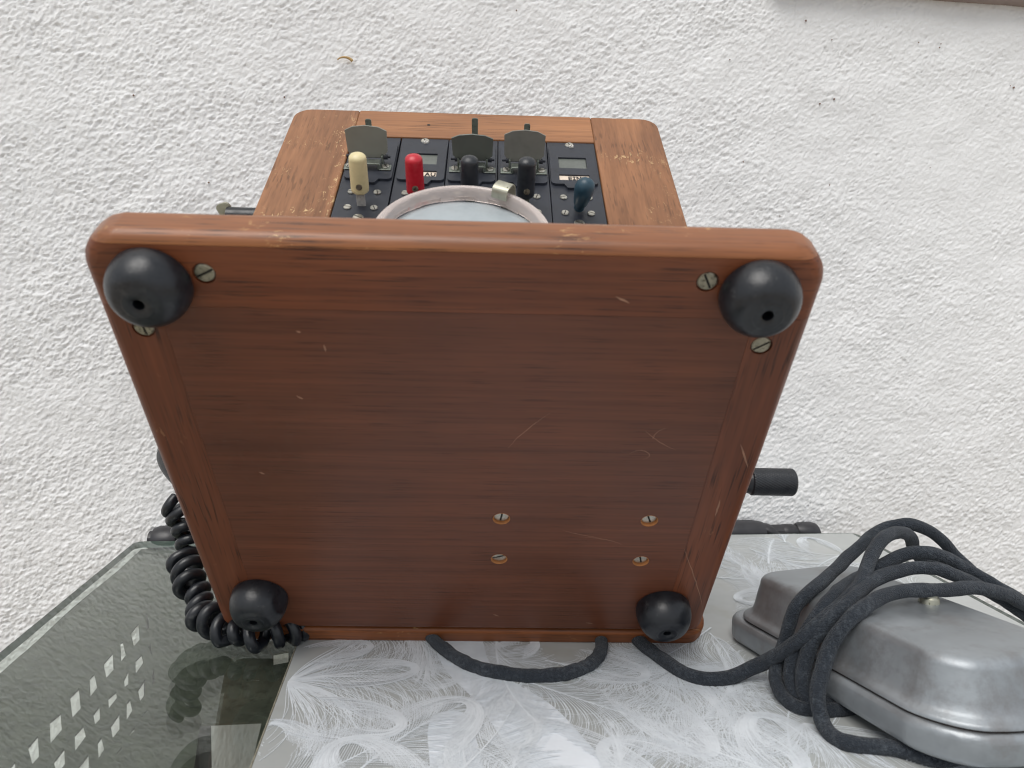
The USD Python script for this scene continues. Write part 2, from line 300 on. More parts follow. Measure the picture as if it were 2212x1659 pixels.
SPECKS = [(0.3615,0.2798), (0.3890,0.2639), (0.5023,0.2667), (0.5011,0.2631), (0.4788,0.2666), (0.3952,0.2085), (0.3807,0.2033), (0.5008,0.1474), (0.5802,0.2310), (0.5839,0.2294), (0.3464,0.0945), (0.2875,0.2395), (0.3061,0.1449), (0.3959,0.1264), (-0.2572,0.1781), (-0.1275,0.1832), (-0.1945,0.1051), (0.0812,0.2714)]
for a, c in SPECKS:
    s = trimesh.creation.icosphere(2, 1.); r = rng.uniform(.0005, .0010)
    s.vertices *= np.array([r * rng.uniform(.7, 1.2), r, r * rng.uniform(.7, 1.3)]) * (1 + .35 * (meshkit.noise(s.vertices * 2 + a * 90)[:, None] - .5))
    s.apply_translation((a, WB - .0028, c + EYE - TT)); obj('dirt_speck', s, 'speck_brown', wall, smooth=True)
q = spline([(-.0803, WB - .0035, .2182 + .22), (-.075, WB - .006, .2200 + .22), (-.070, WB - .005, .2195 + .22), (-.0671, WB - .004, .2175 + .22)], 14)
obj('straw_scrap', tube(q, np.linspace(.0005, .0014, 14), 8), 'straw_tan', wall, smooth=True)
sill = thing('window_sill', 'brown stone ledge jutting from the white wall at the top right corner', 'ledge', TABLE)
obj('slab', rbox((.32, WB - .020, .5275), (1.3, WB + .05, .57), .007), 'sill_stone', sill)

# ------------------------------------------------------------------ glass table on wicker
A0, A1, B0, B1 = -.2585, .4355, .06, .715
table = thing('glass_table', 'glass topped table with dark woven wicker rim standing against the white wall', 'table', TABLE)
cs = sbox(A0 + .008, B0 + .008, A1 - .008, B1 - .008).buffer(.008, quad_segs=6)
gt = extr(cs, .0060); gt.apply_translation((0, 0, -.0060))
nz = gt.face_normals[:, 2]
obj('glass_top', gt.submesh([np.nonzero(np.abs(nz) > .5)[0]], append=True, repair=False), 'table_glass', table, smooth=False)
ge = gt.submesh([np.nonzero(np.abs(nz) <= .5)[0]], append=True, repair=False)
obj('glass_edge', ge, 'glass_edge_look', table, smooth=40)
HOLES = [ [(-0.1983,0.5667),(-0.1929,0.5547),(-0.1883,0.5415),(-0.1884,0.5370),(-0.1983,0.5647)], [(-0.1983,0.5498),(-0.1879,0.5222),(-0.1881,0.5126),(-0.1977,0.5340)], [(-0.1979,0.5203),(-0.1884,0.4996),(-0.1880,0.4908),(-0.1985,0.5178)], [(-0.1789,0.5166),(-0.1726,0.5001),(-0.1725,0.4983),(-0.1778,0.5100)], [(-0.1978,0.5030),(-0.1884,0.4796),(-0.1885,0.4691),(-0.1976,0.4882)], [(-0.1787,0.4993),(-0.1737,0.4881),(-0.1731,0.4736),(-0.1796,0.4914)], [(-0.1646,0.4797),(-0.1581,0.4617),(-0.1580,0.4573),(-0.1629,0.4715)], [(-0.1977,0.4750),(-0.1889,0.4570),(-0.1885,0.4468),(-0.1978,0.4684)], [(-0.1787,0.4768),(-0.1726,0.4600),(-0.1734,0.4568),(-0.1771,0.4657)], [(-0.1650,0.4655),(-0.1587,0.4468),(-0.1587,0.4394),(-0.1645,0.4523)], [(-0.1763,0.4515),(-0.1730,0.4441),(-0.1730,0.4325),(-0.1776,0.4438)], [(-0.1990,0.4566),(-0.1882,0.4332),(-0.1885,0.4239),(-0.1995,0.4466)], [(-0.1790,0.4349),(-0.1731,0.4208),(-0.1736,0.4159),(-0.1788,0.4263)], [(-0.1650,0.4417),(-0.1593,0.4294),(-0.1587,0.4195),(-0.1653,0.4375)], [(-0.1515,0.4289),(-0.1509,0.4265),(-0.1517,0.4209),(-0.1520,0.4223)], [(-0.1968,0.4287),(-0.1886,0.4114),(-0.1885,0.3990),(-0.1984,0.4199)], [(-0.1650,0.4258),(-0.1588,0.4095),(-0.1592,0.4018),(-0.1647,0.4134)], [(-0.1519,0.4117),(-0.1507,0.4073),(-0.1515,0.4024),(-0.1521,0.4059)], [(-0.1791,0.4147),(-0.1735,0.4042),(-0.1732,0.3910),(-0.1797,0.4059)], [(-0.1652,0.4027),(-0.1594,0.3914),(-0.1589,0.3834),(-0.1652,0.3982)], [(-0.1982,0.4064),(-0.1886,0.3870),(-0.1888,0.3809),(-0.1979,0.3958)], [(-0.1516,0.3933),(-0.1508,0.3903),(-0.1514,0.3840),(-0.1517,0.3856)], [(-0.1795,0.3934),(-0.1732,0.3796),(-0.1727,0.3706),(-0.1793,0.3817)], [(-0.1653,0.3871),(-0.1588,0.3721),(-0.1591,0.3661),(-0.1655,0.3762)], [(-0.1981,0.3832),(-0.1932,0.3748),(-0.1886,0.3580),(-0.1978,0.3752)], [(-0.1182,0.4117),(-0.0857,0.4121),(-0.0820,0.3648),(-0.0810,0.3250),(-0.1004,0.3250)], [(-0.0952,0.4951),(-0.0863,0.4986),(-0.0836,0.4825),(-0.0922,0.4793)], [(-0.1046,0.4613),(-0.0974,0.4619),(-0.0968,0.4593),(-0.1041,0.4589)] ]
for k in range(5):                                  # the weave goes on towards the front edge
    for col in (-.1983, -.1795, -.1652):
        y = .362 - .023 * k - (.0 if col < -.19 else .009); w = .0095 if col < -.19 else .006
        HOLES.append([(col, y), (col + w, y - .020), (col + w, y - .029), (col, y - .012)])
edge = [(A0 + .0045 + .0016 * math.sin(26 * math.sin(3.1 * b) + 40 * b) * abs(math.sin(19 * b)), b) for b in np.linspace(B0 + .01, B1 + .004, 90)]
lat = Polygon(edge + [(A1 - .01, B1 + .004), (A1 - .01, B0 + .01)]).buffer(0)
for h_ in HOLES: lat = lat.difference(Polygon(h_).buffer(0))
lt = extr(lat, .0012); lt.apply_translation((0, 0, -.0098))
obj('woven_panel', lt, 'lattice', table, smooth=False)
# rim: flat wicker bands wrapped round a roll behind the glass
def band(a, w, skew, r, lift):
    n, t = 15, np.linspace(math.radians(-40), math.radians(220), 15)
    rows = []
    for s in np.linspace(0, 1, 6):
        rr = r * (1 - .16 * (2 * s - 1) ** 4 + .03 * (s - .5))
        rows.append(np.stack([a + s * w + skew * np.sin(t) * .5, .7325 + rr * 1.15 * np.cos(t) * 1.0, -.0035 + lift + rr * np.sin(t)], -1))
    v = np.array(rows).reshape(-1, 3); f = []
    for i in range(5):
        for j in range(n - 1):
            p0, p1, p2, p3 = i * n + j, i * n + j + 1, (i + 1) * n + j + 1, (i + 1) * n + j
            f += [(p0, p3, p2), (p0, p2, p1)]
    m = tm(v, f); inner = m.copy(); inner.vertices = inner.vertices * 1.0; inner.vertices[:, 2] -= .0009; inner.faces = inner.faces[:, ::-1]
    return cat([m, inner])
a = -.2480
right = [(.2100, .0210), (.2330, .0210), (.2560, .0210), (.2790, .0150), (.2960, .0490), (.3480, .0135), (.3635, .0165), (.3820, .0220)]
xs = []
while a < .205:
    w = rng.uniform(.016, .034); xs.append((a, w)); a += w + .0016
for k, (a, w) in enumerate(xs + right):
    obj('rim_band', band(a, w, rng.uniform(-.020, .006) if k else 0, .0118 + rng.uniform(-.0012, .0012) - (.0025 if a > .345 else 0), 0), 'wicker', table, smooth=True)
obj('rim_core', tube([(-.252, .7325, -.0045), (.1, .7325, -.0045), (.402, .7325, -.0045)], .0088, 12), 'wicker', table)
for la, lb in ((A0 + .05, B0 + .05), (A1 - .05, B0 + .05), (A0 + .05, B1 - .05), (A1 - .05, B1 - .05)):
    obj('leg', rbox((la - .022, lb - .022, -TT), (la + .022, lb + .022, -.013), .004), 'wicker', table)

# ------------------------------------------------------------------ feather print mat
mat = thing('feather_mat', 'translucent table mat printed with white feathers lying on the glass table', 'table mat', TABLE)
ML = -.0787
obj('sheet', rbox((ML, B0 + .01, .0001), (A1 - .006, B1 - .004, .0009), .0004), 'mat_sheet', mat)
obj('sheet_edge', rbox((ML - .0009, B0 + .01, .0002), (ML - .0001, B1 - .004, .0010), .0003), 'mat_edge', mat, label='yellowed cut edge of the mat')
layer = [0]
def ribbon_mesh(curves, widths, z):
    V, Fc, n = [], [], 0; jit = np.random.default_rng(int(z * 1e9) % 99991)
    for c, w in zip(curves, widths):
        c = np.asarray(c); T = np.gradient(c, axis=0); T /= np.maximum(np.linalg.norm(T, axis=1, keepdims=True), 1e-9); N = np.stack([-T[:, 1], T[:, 0]], -1)
        ww = np.broadcast_to(w, (len(c),))[:, None] / 2
        a, b = c + N * ww, c - N * ww; k = len(c)
        V.append(np.column_stack([np.vstack([a, b]), np.full(2 * k, z + jit.uniform(0, .00035))]))
        i = np.arange(k - 1)
        Fc.append(np.vstack([np.stack([i, i + k, i + 1], -1), np.stack([i + 1, i + k, i + k + 1], -1)]) + n); n += 2 * k
    return np.vstack(V), np.vstack(Fc)
lim = (ML + .0005, A1 - .008, B0 + .015, B1 - .006)
def clip_obj(name, V, Fc, mtl):
    ok = (V[:, 0] > lim[0]) & (V[:, 0] < lim[1]) & (V[:, 1] > lim[2]) & (V[:, 1] < lim[3])
    Fc = Fc[ok[Fc].all(1)]
    if len(Fc) < 8: return
    idx, inv = np.unique(Fc, return_inverse=True)
    obj(name, tm(V[idx], inv.reshape(-1, 3)), mtl, mat, smooth=False)
def nextz(): layer[0] += 1; return .00096 + .0000045 * (layer[0] % 90)
def feather(p, ang, L, bend, wl, wr, nb, seed, loop=.5):
    r = np.random.default_rng(seed); s = np.linspace(0, 1, 60); th = ang + bend * s ** 1.3
    d = np.stack([np.cos(th), np.sin(th)], -1); R = np.asarray(p) + np.cumsum(d, 0) * L / 60
    curves, widths = [R], [np.linspace(.0014, .0003, 60)]; curl = r.choice([-.35, 1., 1., 1.35])
    for side, wmax in ((1, wl), (-1, wr)):
        grp = 0.
        nb2 = int(nb * 1.7)
        for k in range(nb2):
            wmax_ = wmax
            t = .06 + .93 * k / nb2 + r.normal(0, .003); i = min(int(t * 59), 58); prof = (math.sin(math.pi * min(t * 1.02, 1) ** .62) ** .8 + .10)
            if r.random() < .12: grp = r.normal(0, .22)
            ln = 1.35 * wmax * prof * r.uniform(.82, 1.1); a0 = th[i] + side * (math.radians(34) - .2 * t + .2 * grp); n = 18; q = np.linspace(0, 1, n)
            cv = side * (loop * 1.9 * curl + grp * .5) * (q ** 1.25) + side * .22 * np.sin(q * 3.4 + grp + seed)
            dd = np.stack([np.cos(a0 + cv), np.sin(a0 + cv)], -1)
            curves.append(R[i] + np.vstack([[0, 0], np.cumsum(dd[:-1], 0)]) * ln / (n - 1)); widths.append(np.linspace(.00028, .00018, n) * r.uniform(.5, 1.5))
    V, Fc = ribbon_mesh(curves, widths, nextz()); clip_obj('feather', V, Fc, 'feather_white')
def tuft(p, a0, a1, L, nb, seed, curl=1.2):
    r = np.random.default_rng(seed); curves, widths = [], []
    for k in range(nb):
        t = k / max(nb - 1, 1); a = a0 + (a1 - a0) * t + r.normal(0, .03); n = 20; q = np.linspace(0, 1, n)
        c = curl * (math.sin(t * math.pi * 2.2 + seed)) * q ** 1.4 + .25 * np.sin(q * 4 + t * 3)
        ln = L * r.uniform(.75, 1.1); dd = np.stack([np.cos(a + c), np.sin(a + c)], -1)
        curves.append(np.asarray(p) + np.vstack([[0, 0], np.cumsum(dd[:-1], 0)]) * ln / (n - 1)); widths.append(np.linspace(.00042, .00024, n) * r.uniform(.6, 1.5))
    V, Fc = ribbon_mesh(curves, widths, nextz()); clip_obj('feather', V, Fc, 'feather_white')
def loops(c, rx, ry, ang, nb, seed, sweep=4.2):
    """Nested hair-fine loops, like the eye of a plume."""
    r = np.random.default_rng(seed); curves, widths = [], []; ca, sa = math.cos(ang), math.sin(ang)
    nb = int(nb * 1.7)
    for k in range(nb):
        q = .25 + .75 * k / nb; t = np.linspace(-sweep / 2, sweep / 2, 34) + r.normal(0, .05)
        x = rx * q * np.cos(t) + rx * .8 * (1 - q); y = ry * q * np.sin(t)
        curves.append(np.stack([c[0] + ca * x - sa * y, c[1] + sa * x + ca * y], -1)); widths.append(np.full(34, .00028) * r.uniform(.8, 1.4))
    V, Fc = ribbon_mesh(curves, widths, nextz()); clip_obj('feather', V, Fc, 'feather_white')
def area(pts):  # flat solid white shape laid just above the mat sheet
    P_ = Polygon(spline(list(pts) + [pts[0]], 60)[:-1]).buffer(0).intersection(sbox(*[lim[i] for i in (0, 2, 1, 3)]))
    m = extr(P_, .00003); m.apply_translation((0, 0, .00093)); obj('white_area', m, 'area_white', mat, smooth=False, label='broad solid white vane on the mat')
area([(.013, .500), (.037, .500), (.041, .470), (.047, .440), (.070, .405), (.082, .372), (.096, .330), (.100, .290), (.050, .290), (.046, .330), (.040, .375), (.030, .410), (.017, .440)])
area([(.008, .395), (.022, .397), (.028, .380), (.030, .350), (.044, .300), (.046, .270), (.006, .270), (.004, .330), (.004, .375)])
# plumes: base point, heading, length, bend, barb lengths, count
tuft((-.0755, .4385), -1.45, 1.35, .085, 130, 3, 1.1); tuft((-.076, .4375), -1.5, -.3, .075, 60, 5, .8)
tuft((.1557, .4372), 1.9, 3.6, .060, 70, 8, .9); tuft((.1557, .4372), 3.5, 5.6, .090, 110, 11, 1.2); tuft((.156, .437), 5.2, 6.6, .075, 80, 12, .9)
tuft((.145, .470), .2, 2.4, .045, 70, 15, .6); tuft((.205, .372), -2.6, -.4, .06, 60, 17, 1.0)
loops((-.066, .358), .040, .024, 1.9, 20, 21); loops((.152, .372), .055, .030, -.95, 24, 22, 4.6); loops((.003, .437), .022, .017, .1, 16, 23); loops((.045, .385), .026, .018, -1.3, 16, 24)
loops((.128, .392), .05, .020, -1.25, 20, 25, 4.4); loops((.058, .478), .016, .014, .2, 13, 26)
FE = [((-.03, .345), 1.0, .13, -.7, .040, .044, 90), ((-.070, .440), .15, .11, .25, .030, .036, 80), ((-.065, .505), -.25, .14, .3, .034, .028, 80), ((-.02, .52), -.9, .13, .6, .034, .036, 80),
      ((.060, .430), -.72, .16, .25, .034, .040, 110), ((.075, .455), -.5, .14, .1, .03, .03, 80), ((.10, .345), .5, .13, .6, .04, .036, 90), ((.18, .33), 1.3, .13, -.8, .036, .04, 80), ((-.01, .31), .8, .13, .5, .04, .04, 90),
      ((-.075, .33), .5, .12, .6, .036, .036, 80), ((.22, .40), 2.3, .12, .5, .034, .034, 80), ((.20, .31), 2.6, .14, -.6, .04, .04, 80), ((.0, .56), .2, .14, -.5, .034, .034, 70), ((.11, .53), .5, .13, .6, .034, .034, 70)]
for i, (p_, an, L_, bd, wl, wr, nb) in enumerate(FE): feather(p_, an, L_, bd, wl, wr, nb, 100 + i, loop=.45 + .25 * (i % 3))
for i in range(26):                                  # the far and the near reaches of the print
    a = rng.uniform(.10, .42) if i < 18 else rng.uniform(-.07, .10); b = rng.uniform(.47, .71) if i < 20 else rng.uniform(.12, .32)
    feather((a, b), rng.uniform(0, 6.28), rng.uniform(.08, .14), rng.uniform(-1, 1), rng.uniform(.022, .04), rng.uniform(.022, .04), 55, 300 + i, loop=rng.uniform(.3, 1.0))
for i, (c_, rx, ry, an, nb) in enumerate([((.000, .375), .045, .026, .9, 26), ((-.045, .395), .040, .022, -.3, 24), ((-.035, .445), .035, .018, .1, 22), ((.075, .350), .050, .026, -.8, 26), ((.105, .445), .036, .02, -.5, 22), ((.060, .470), .022, .014, .9, 18),
        ((.185, .340), .045, .026, 1.6, 24), ((.120, .335), .04, .024, 2.4, 24), ((-.02, .335), .045, .028, 2.0, 26), ((.20, .42), .04, .02, .4, 22), ((-.055, .475), .026, .016, .3, 20), ((.225, .335), .05, .03, -.5, 24)]): loops(c_, rx, ry, an, nb, 500 + i, 4.0 + .3 * (i % 4))
for i in range(9): loops((rng.uniform(.14, .40), rng.uniform(.50, .68)), rng.uniform(.03, .05), rng.uniform(.015, .025), rng.uniform(0, 6.28), 15, 400 + i)

# ------------------------------------------------------------------ desk telephone, lying tipped back; local axes: x across, y from front edge to rear edge, z up through its body
PX, PY, PZ = (0.999548, 0.030065, 0.0), (-0.017444, 0.579939, -0.814473), (-0.024488, 0.814105, 0.580201)
PHONE = Gf.Matrix4d(*PX, 0, *PY, 0, *PZ, 0, -0.02251, 0.31109, EYE + 0.02496, 1)
phone = thing('desk_telephone', 'old wooden desk telephone tipped back against the wall, four rubber feet facing out', 'telephone', PHONE)
HW, LEN, TH = .1535, .2873, .022
plate = rplate(-HW, HW, 0, LEN, 0, TH, .0165, .0062, corners=(1, 1, 0, 0))
def cutbox(x0, x1, y0, y1): return m3.Manifold.cube([x1 - x0, y1 - y0, .1]).translate([x0, y0, -.02])
G = .00012
RAIL, ST = .0345, .026
cuts = [(.0214, .173), (.103, .173), (.021, .2096), (.1036, .21)]
centre = plate ^ cutbox(-HW + ST + G, HW - ST - G, RAIL + G, LEN + .01)
for x, y in cuts: centre = centre - m3.Manifold.cylinder(.0036, .0049, .0047, 28).translate([x, y, -.0001])
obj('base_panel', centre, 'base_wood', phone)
EDG = .0046
fr = plate ^ cutbox(-HW - .01, HW + .01, EDG + .00015, RAIL)
obj('edge_moulding', plate ^ cutbox(-HW - .01, HW + .01, -.01, EDG), 'edge_wood', phone, label='worn rounded front edge of the base')
stl = plate ^ cutbox(-HW - .01, -HW + ST, RAIL + G, LEN + .01); str_ = plate ^ cutbox(HW - ST, HW + .01, RAIL + G, LEN + .01)
def sock(x, y): return m3.Manifold.cylinder(.0012, .0049, .0049, 28).translate([x, y, -.0001])
fr = fr - sock(-.1045, .0176) - sock(.1034, .0159); str_ = str_ - sock(.1343, .049); stl = stl - sock(-.137, .0465)
obj('base_front_rail', fr, 'front_rail_wood', phone)
obj('base_stile', stl, 'base_stile_wood', phone); obj('base_stile', str_, 'base_stile_wood', phone)
def screw(c, nrm, r, mtl='screw_steel', ang=0., h=.0011, parent=None):
    b = m3.Manifold.cylinder(h * .55, r, r, 22) + m3.Manifold.cylinder(h * .45, r, r * .86, 22).translate([0, 0, h * .55])
    b = b - m3.Manifold.cube([2.4 * r, r * .24, h], True).translate([0, 0, h]).rotate([0, 0, ang])
    Mx = aim(c, nrm); s = obj('screw', xf(b, Mx), mtl, parent or phone)
    fl = m3.Manifold.cube([1.8 * r, r * .23, h * .1], True).translate([0, 0, h * .52]).rotate([0, 0, ang]); obj('slot', xf(fl, Mx), 'slot_dark', s, smooth=False)
for (x, y), an in zip(cuts, (8, -20, 70, -14)):
    screw((x, y, .0029), (0, 0, -1), .0044, 'screw_steel', -an)
    ring = m3.Manifold.cylinder(.0034, .00475, .00465, 28) - m3.Manifold.cylinder(.0060, .00455, .0043, 28).translate([0, 0, -.001])
    obj('screw_hole', xf(ring, basis((x, y, .00005), (1, 0, 0), (0, 1, 0), (0, 0, 1))), 'raw_wood', phone)
for (x, y), an in zip([(-.1045, .0176), (.1034, .0159), (.1343, .049), (-.137, .0465)], (-62, 28, -55, 10)): screw((x, y, .0011), (0, 0, -1), .0043, 'dark_screw', an)
SCRATCH = [[(0.0234, 0.1172), (0.0304, 0.1063), (0.0378, 0.0976), (0.0431, 0.0919)], [(0.0848, 0.1197), (0.0927, 0.1179), (0.0949, 0.1212), (0.0919, 0.1236)], [(0.0905, 0.1032), (0.0987, 0.1111), (0.1077, 0.1165)], [(0.0949, 0.1095), (0.096, 0.1046), (0.1005, 0.1013)], [(0.1268, 0.1973), (0.1338, 0.215), (0.1421, 0.236), (0.1496, 0.2585)], [(0.0556, 0.1819), (0.0664, 0.1858), (0.0784, 0.1885)], [(0.0684, 0.1879), (0.0839, 0.1909), (0.091, 0.195)], [(0.0659, 0.0242), (0.0723, 0.0276)], [(-0.0769, 0.0845), (-0.074, 0.0865)], [(-0.1038, 0.138), (-0.1012, 0.1394)], [(0.1395, 0.1117), (0.1473, 0.1285)], [(0.1385, 0.1679), (0.1384, 0.1543)], [(0.0185, 0.2672), (0.0223, 0.2693)], [(0.0777, 0.2757), (0.0823, 0.2767)], [(-0.0601, 0.0537), (-0.0598, 0.0576)], [(-0.0712, 0.0463), (-0.0693, 0.047)]]
sv, sf = [], []
for i, q in enumerate(SCRATCH):
    c_ = spline([(x, y, 0) for x, y in q], 16) if len(q) > 2 else np.linspace((*q[0], 0), (*q[1], 0), 8); c_ = c_ + .0001 * np.random.default_rng(i).standard_normal(c_.shape)
    T_ = np.gradient(c_[:, :2], axis=0); T_ /= np.linalg.norm(T_, axis=1, keepdims=True); w_ = (.00016 if len(q) > 2 else .0005) * np.sin(np.linspace(.15, 3.0, len(c_)))[:, None] * (1.8 if i == 4 else 1)
    nv = sum(map(len, sv)); k_n = len(c_); N_ = np.stack([-T_[:, 1], T_[:, 0]], -1)
    sv.append(np.column_stack([np.vstack([c_[:, :2] + N_ * w_, c_[:, :2] - N_ * w_]), np.full(2 * k_n, -.00004)])); ar = np.arange(k_n - 1)
    sf.append(np.vstack([np.stack([ar, ar + 1, ar + k_n], -1), np.stack([ar + 1, ar + k_n + 1, ar + k_n], -1)]) + nv)
tag(obj('scratches', tm(np.vstack(sv), np.vstack(sf)), 'scratch_wood', phone, smooth=False), kind='stuff')
# rubber feet
def foot_profile():
    p = [(0.0, -.006), (.0022, -.006), (.0024, -.0172), (.0036, -.0180), (.0058, -.0182), (.0063, -.0180), (.0066, -.0178), (.0072, -.0178)]
    for t in np.linspace(0.18, 1, 12):
        an = t * math.pi / 2; p.append((.0072 + .0096 * math.sin(an) ** 1.1, -.0040 - .0139 * math.cos(an)))
    return p + [(.0167, -.0015), (.0162, -.0004), (.0155, .0001)]
for i, (x, y) in enumerate([(-.1262, .0218), (.1254, .0203), (-.1226, .2482), (.1236, .2552)]):
    f_ = lathe(foot_profile()[::-1], 48)
    if i >= 2:
        f_.vertices[:, 2] *= 1.12
    if i == 2:     # a chip broken out of its side
        d_ = np.linalg.norm(f_.vertices - np.array([.0165, -.006, -.008]), axis=1)
        f_.vertices[:, :2] *= (1 - .13 * np.clip(1 - d_ / .0075, 0, 1) ** .6)[:, None]
    f_.apply_translation((x, y, 0)); ft = obj('rubber_foot', f_, 'rubber', phone, smooth=35, label='rubber foot chipped on one side' if i == 2 else None)
# body
k_, u0 = -.067, .060
def PF(x, z, off=0.): return np.array([x, u0 + k_ * z - off * .9978, z - off * .067])
FN = unit((0, -1, -.067)); FZ = unit((0, k_, 1))
FACE = basis(PF(0, 0), (1, 0, 0), FZ, FN)          # x across, y up the face, z out of the face
BL_, BR_, TOPZ = -.1185, .1222, .240
def face_board(x0, x1, z0, z1, d=.012, rc=(0, 0, 0, 0), r=.0012):
    return xf(rplate(x0, x1, z0, z1, -d, 0, .0115, r, seg=8, corners=rc), FACE)
obj('face_stile', face_board(BL_, -.0765, .021, TOPZ, rc=(0, 0, 0, 1), r=.0011), 'face_wood_worn', phone, label='left upright of the face, flecked with bare scratches')
obj('face_stile', face_board(.0778, BR_, .021, TOPZ, rc=(0, 0, 1, 0), r=.0011), 'face_wood', phone)
obj('face_rail', face_board(-.07645, .07775, .2052, TOPZ, r=.0008), 'face_rail_wood', phone)
obj('side_board', rbox((BL_ + .0003, .0615, .0222), (BL_ + .012, LEN - .0006, .229), .002), 'side_wood', phone)
obj('side_board', rbox((BR_ - .012, .0615, .0222), (BR_ - .0003, LEN - .0006, .229), .002), 'side_wood', phone)
obj('top_board', rbox((BL_ + .0118, .0575, .2290), (BR_ - .0118, LEN - .0008, TOPZ - .0004), .002), 'side_wood', phone)
bb = xf(rplate(-.1525, .1590, -.0002, .272, 0, .0135, .0125, .0028, corners=(1, 1, 1, 1)), basis((0, LEN + .0137, 0), (1, 0, 0), (0, 0, 1), (0, -1, 0)))
obj('back_board', bb, 'back_wood', phone, label='lighter back board with rounded corners resting on the table')
# black key strips
SX = [-.0762, -.0458, -.0153, .0159, .0469, .0776]
def fbox(x0, x1, z0, z1, o0, o1, r=.0003): return xf(rbox((x0, z0, o0), (x1, z1, o1), r, 6), FACE)
for i in range(5):
    gl = .0006 if i == 1 else .0002
    obj('key_strip', fbox(SX[i] + gl, SX[i + 1] - .0002, .030, .2049, -.004, -.0008), 'black_metal', phone)
obj('panel_backing', fbox(-.0770, .0783, .026, .2055, -.011, -.0045), 'gap_dark', phone)
CX_ = [-.0606, -.0298, .0003, .0315, .0618]
def cover(i, win):
    c = CX_[i]; z0, z1 = .1520, .1950; w = .0140
    P_ = sbox(c - w + .003, z0 + .003, c + w - .003, z1 - .001).buffer(.003)
    P_ = P_.union(Polygon([(c - .006, z0 + .001), (c - .004, z0 - .0035), (c + .004, z0 - .0035), (c + .006, z0 + .001)]).buffer(.0008))
    if win:
        P_ = P_.difference(sbox(c - .0086, .1702, c + .0086, .1832)).difference(sbox(c - .0090, .1562, c + .0092, .1626))
    m = extr(P_, .0016); cv = obj('cover_plate', xf(m, FACE @ basis((0, 0, -.0008), (1, 0, 0), (0, 1, 0), (0, 0, 1))), 'black_metal', phone, smooth=25)
    if win:
        obj('indicator_window', fbox(c - .0085, c + .0085, .1703, .1831, -.0007, -.0002, .0001), 'indicator_pane', cv)
        lb = obj('paper_label', fbox(c - .0089, c + .0091, .1563, .1625, -.0007, -.0001, .0001), 'paper', cv)
        t = meshkit.text_mesh('EIN' if i == 4 else 'AU', .0036, .00015, bold=True)
        t.apply_translation((-t.bounds[0][0], -t.bounds[0][1], 0)); t.apply_scale([.95, 1, 1])
        obj('lettering', xf(t, FACE @ basis((c - .0035 if i == 4 else c + .0022, .1577, 0), (1, 0, 0), (0, 1, 0), (0, 0, 1))), 'ink', cv, smooth=False)
    return cv
for i in range(5): cover(i, i in (1, 4))
def fscrew(x, z, r=.0021, an=0, off=-.0007, mtl='screw_steel', h=.0010): screw(PF(x, z, off), FN, r, mtl, an, h)
for i in range(5):
    c = CX_[i]
    for dx, z, an in ((-.0075, .1385, 80 + 7 * i), (.0073, .1385, 12 - 9 * i), (-.0075, .1222, 85 - 25 * i), (.0073, .1222, 20 + 11 * i)): fscrew(c + dx, z, .0022, an)
    fscrew(c - .0002, .1120, .0030, 60)
    if i in (1, 4):
        fscrew(c - .0005, .2005, .0027, 24); fscrew(c + .0004, .1962, .0016, -20, mtl='white_metal', off=.0008)
# shutters
def shutter(i, mtl, lean, wtop, tab):
    c = (CX_[i] + (-.0012 if i == 0 else .0004 if i == 2 else 0)); h0 = .0045; z = .1700; hh = .0205
    outline = [(-.0098, 0), (-.0104, .0022), (-wtop * .97, .004), (-wtop, hh - .0035), (-wtop * .62, hh - .0012), (0, hh - .0003), (wtop * .62, hh - .0012), (wtop, hh - .0035), (wtop * .97, .004), (.0104, .0022), (.0098, 0)]
    m = extr(Polygon(outline), .0007)
    ca, sa = math.cos(lean), math.sin(lean)
    up = FN * ca - FZ * sa; nr = np.cross((1, 0, 0), up)
    fl = obj('shutter', xf(m, basis(PF(c, z, h0), (1, 0, 0), up, nr)), mtl, phone, label='grey number shutter standing open on its hinge')
    tg = extr(sbox(-.0007, .004, .0007, hh - .002 + tab).buffer(.0011), .0006)
    obj('tongue', xf(tg, basis(PF(c + .0012, z + .0050, h0), (1, 0, 0), FN, np.cross((1, 0, 0), FN))), 'bracket_metal', fl)
    br = []
    for s in (-1, 1):
        br += [fbox(c + s * .0105 - .0035, c + s * .0105 + .0035, .1610, .1668, .0008, .0017, .0004), fbox(c + s * .0070 - .0008, c + s * .0070 + .0008, .1612, .1668, .0010, .0046, .0004), fbox(c + s * .0085 - .0006, c + s * .0085 + .0006, .1668, .1722, .0008, .0068, .0004)]
    br.append(fbox(c - .0075, c + .0075, .1612, .1668, .0042, .0051, .0004))
    obj('hinge_bracket', cat(br), 'bracket_metal', fl)
    pin = cat([xf(cyl(.0009, .0262, 12), basis(PF(c - .0131, .1702, .0048), (0, 1, 0), (0, 0, 1), (1, 0, 0))), xf(cyl(.0017, .0022, 14), basis(PF(c + .0093, .1702, .0048), (0, 1, 0), (0, 0, 1), (1, 0, 0))), xf(cyl(.0017, .0018, 14), basis(PF(c - .0108, .1702, .0048), (0, 1, 0), (0, 0, 1), (1, 0, 0)))])
    obj('hinge_pin', pin, 'black_metal', fl)
    for s in (-1, 1): fscrew(c + s * .0106, .1640, .0023, 35 * s + 20 * i, off=.0016)
shutter(0, 'flap_smooth', 0., .0122, .0020); shutter(2, 'flap_shaded', .27, .0122, .0045); shutter(3, 'flap_grey', 0., .0122, .0020)
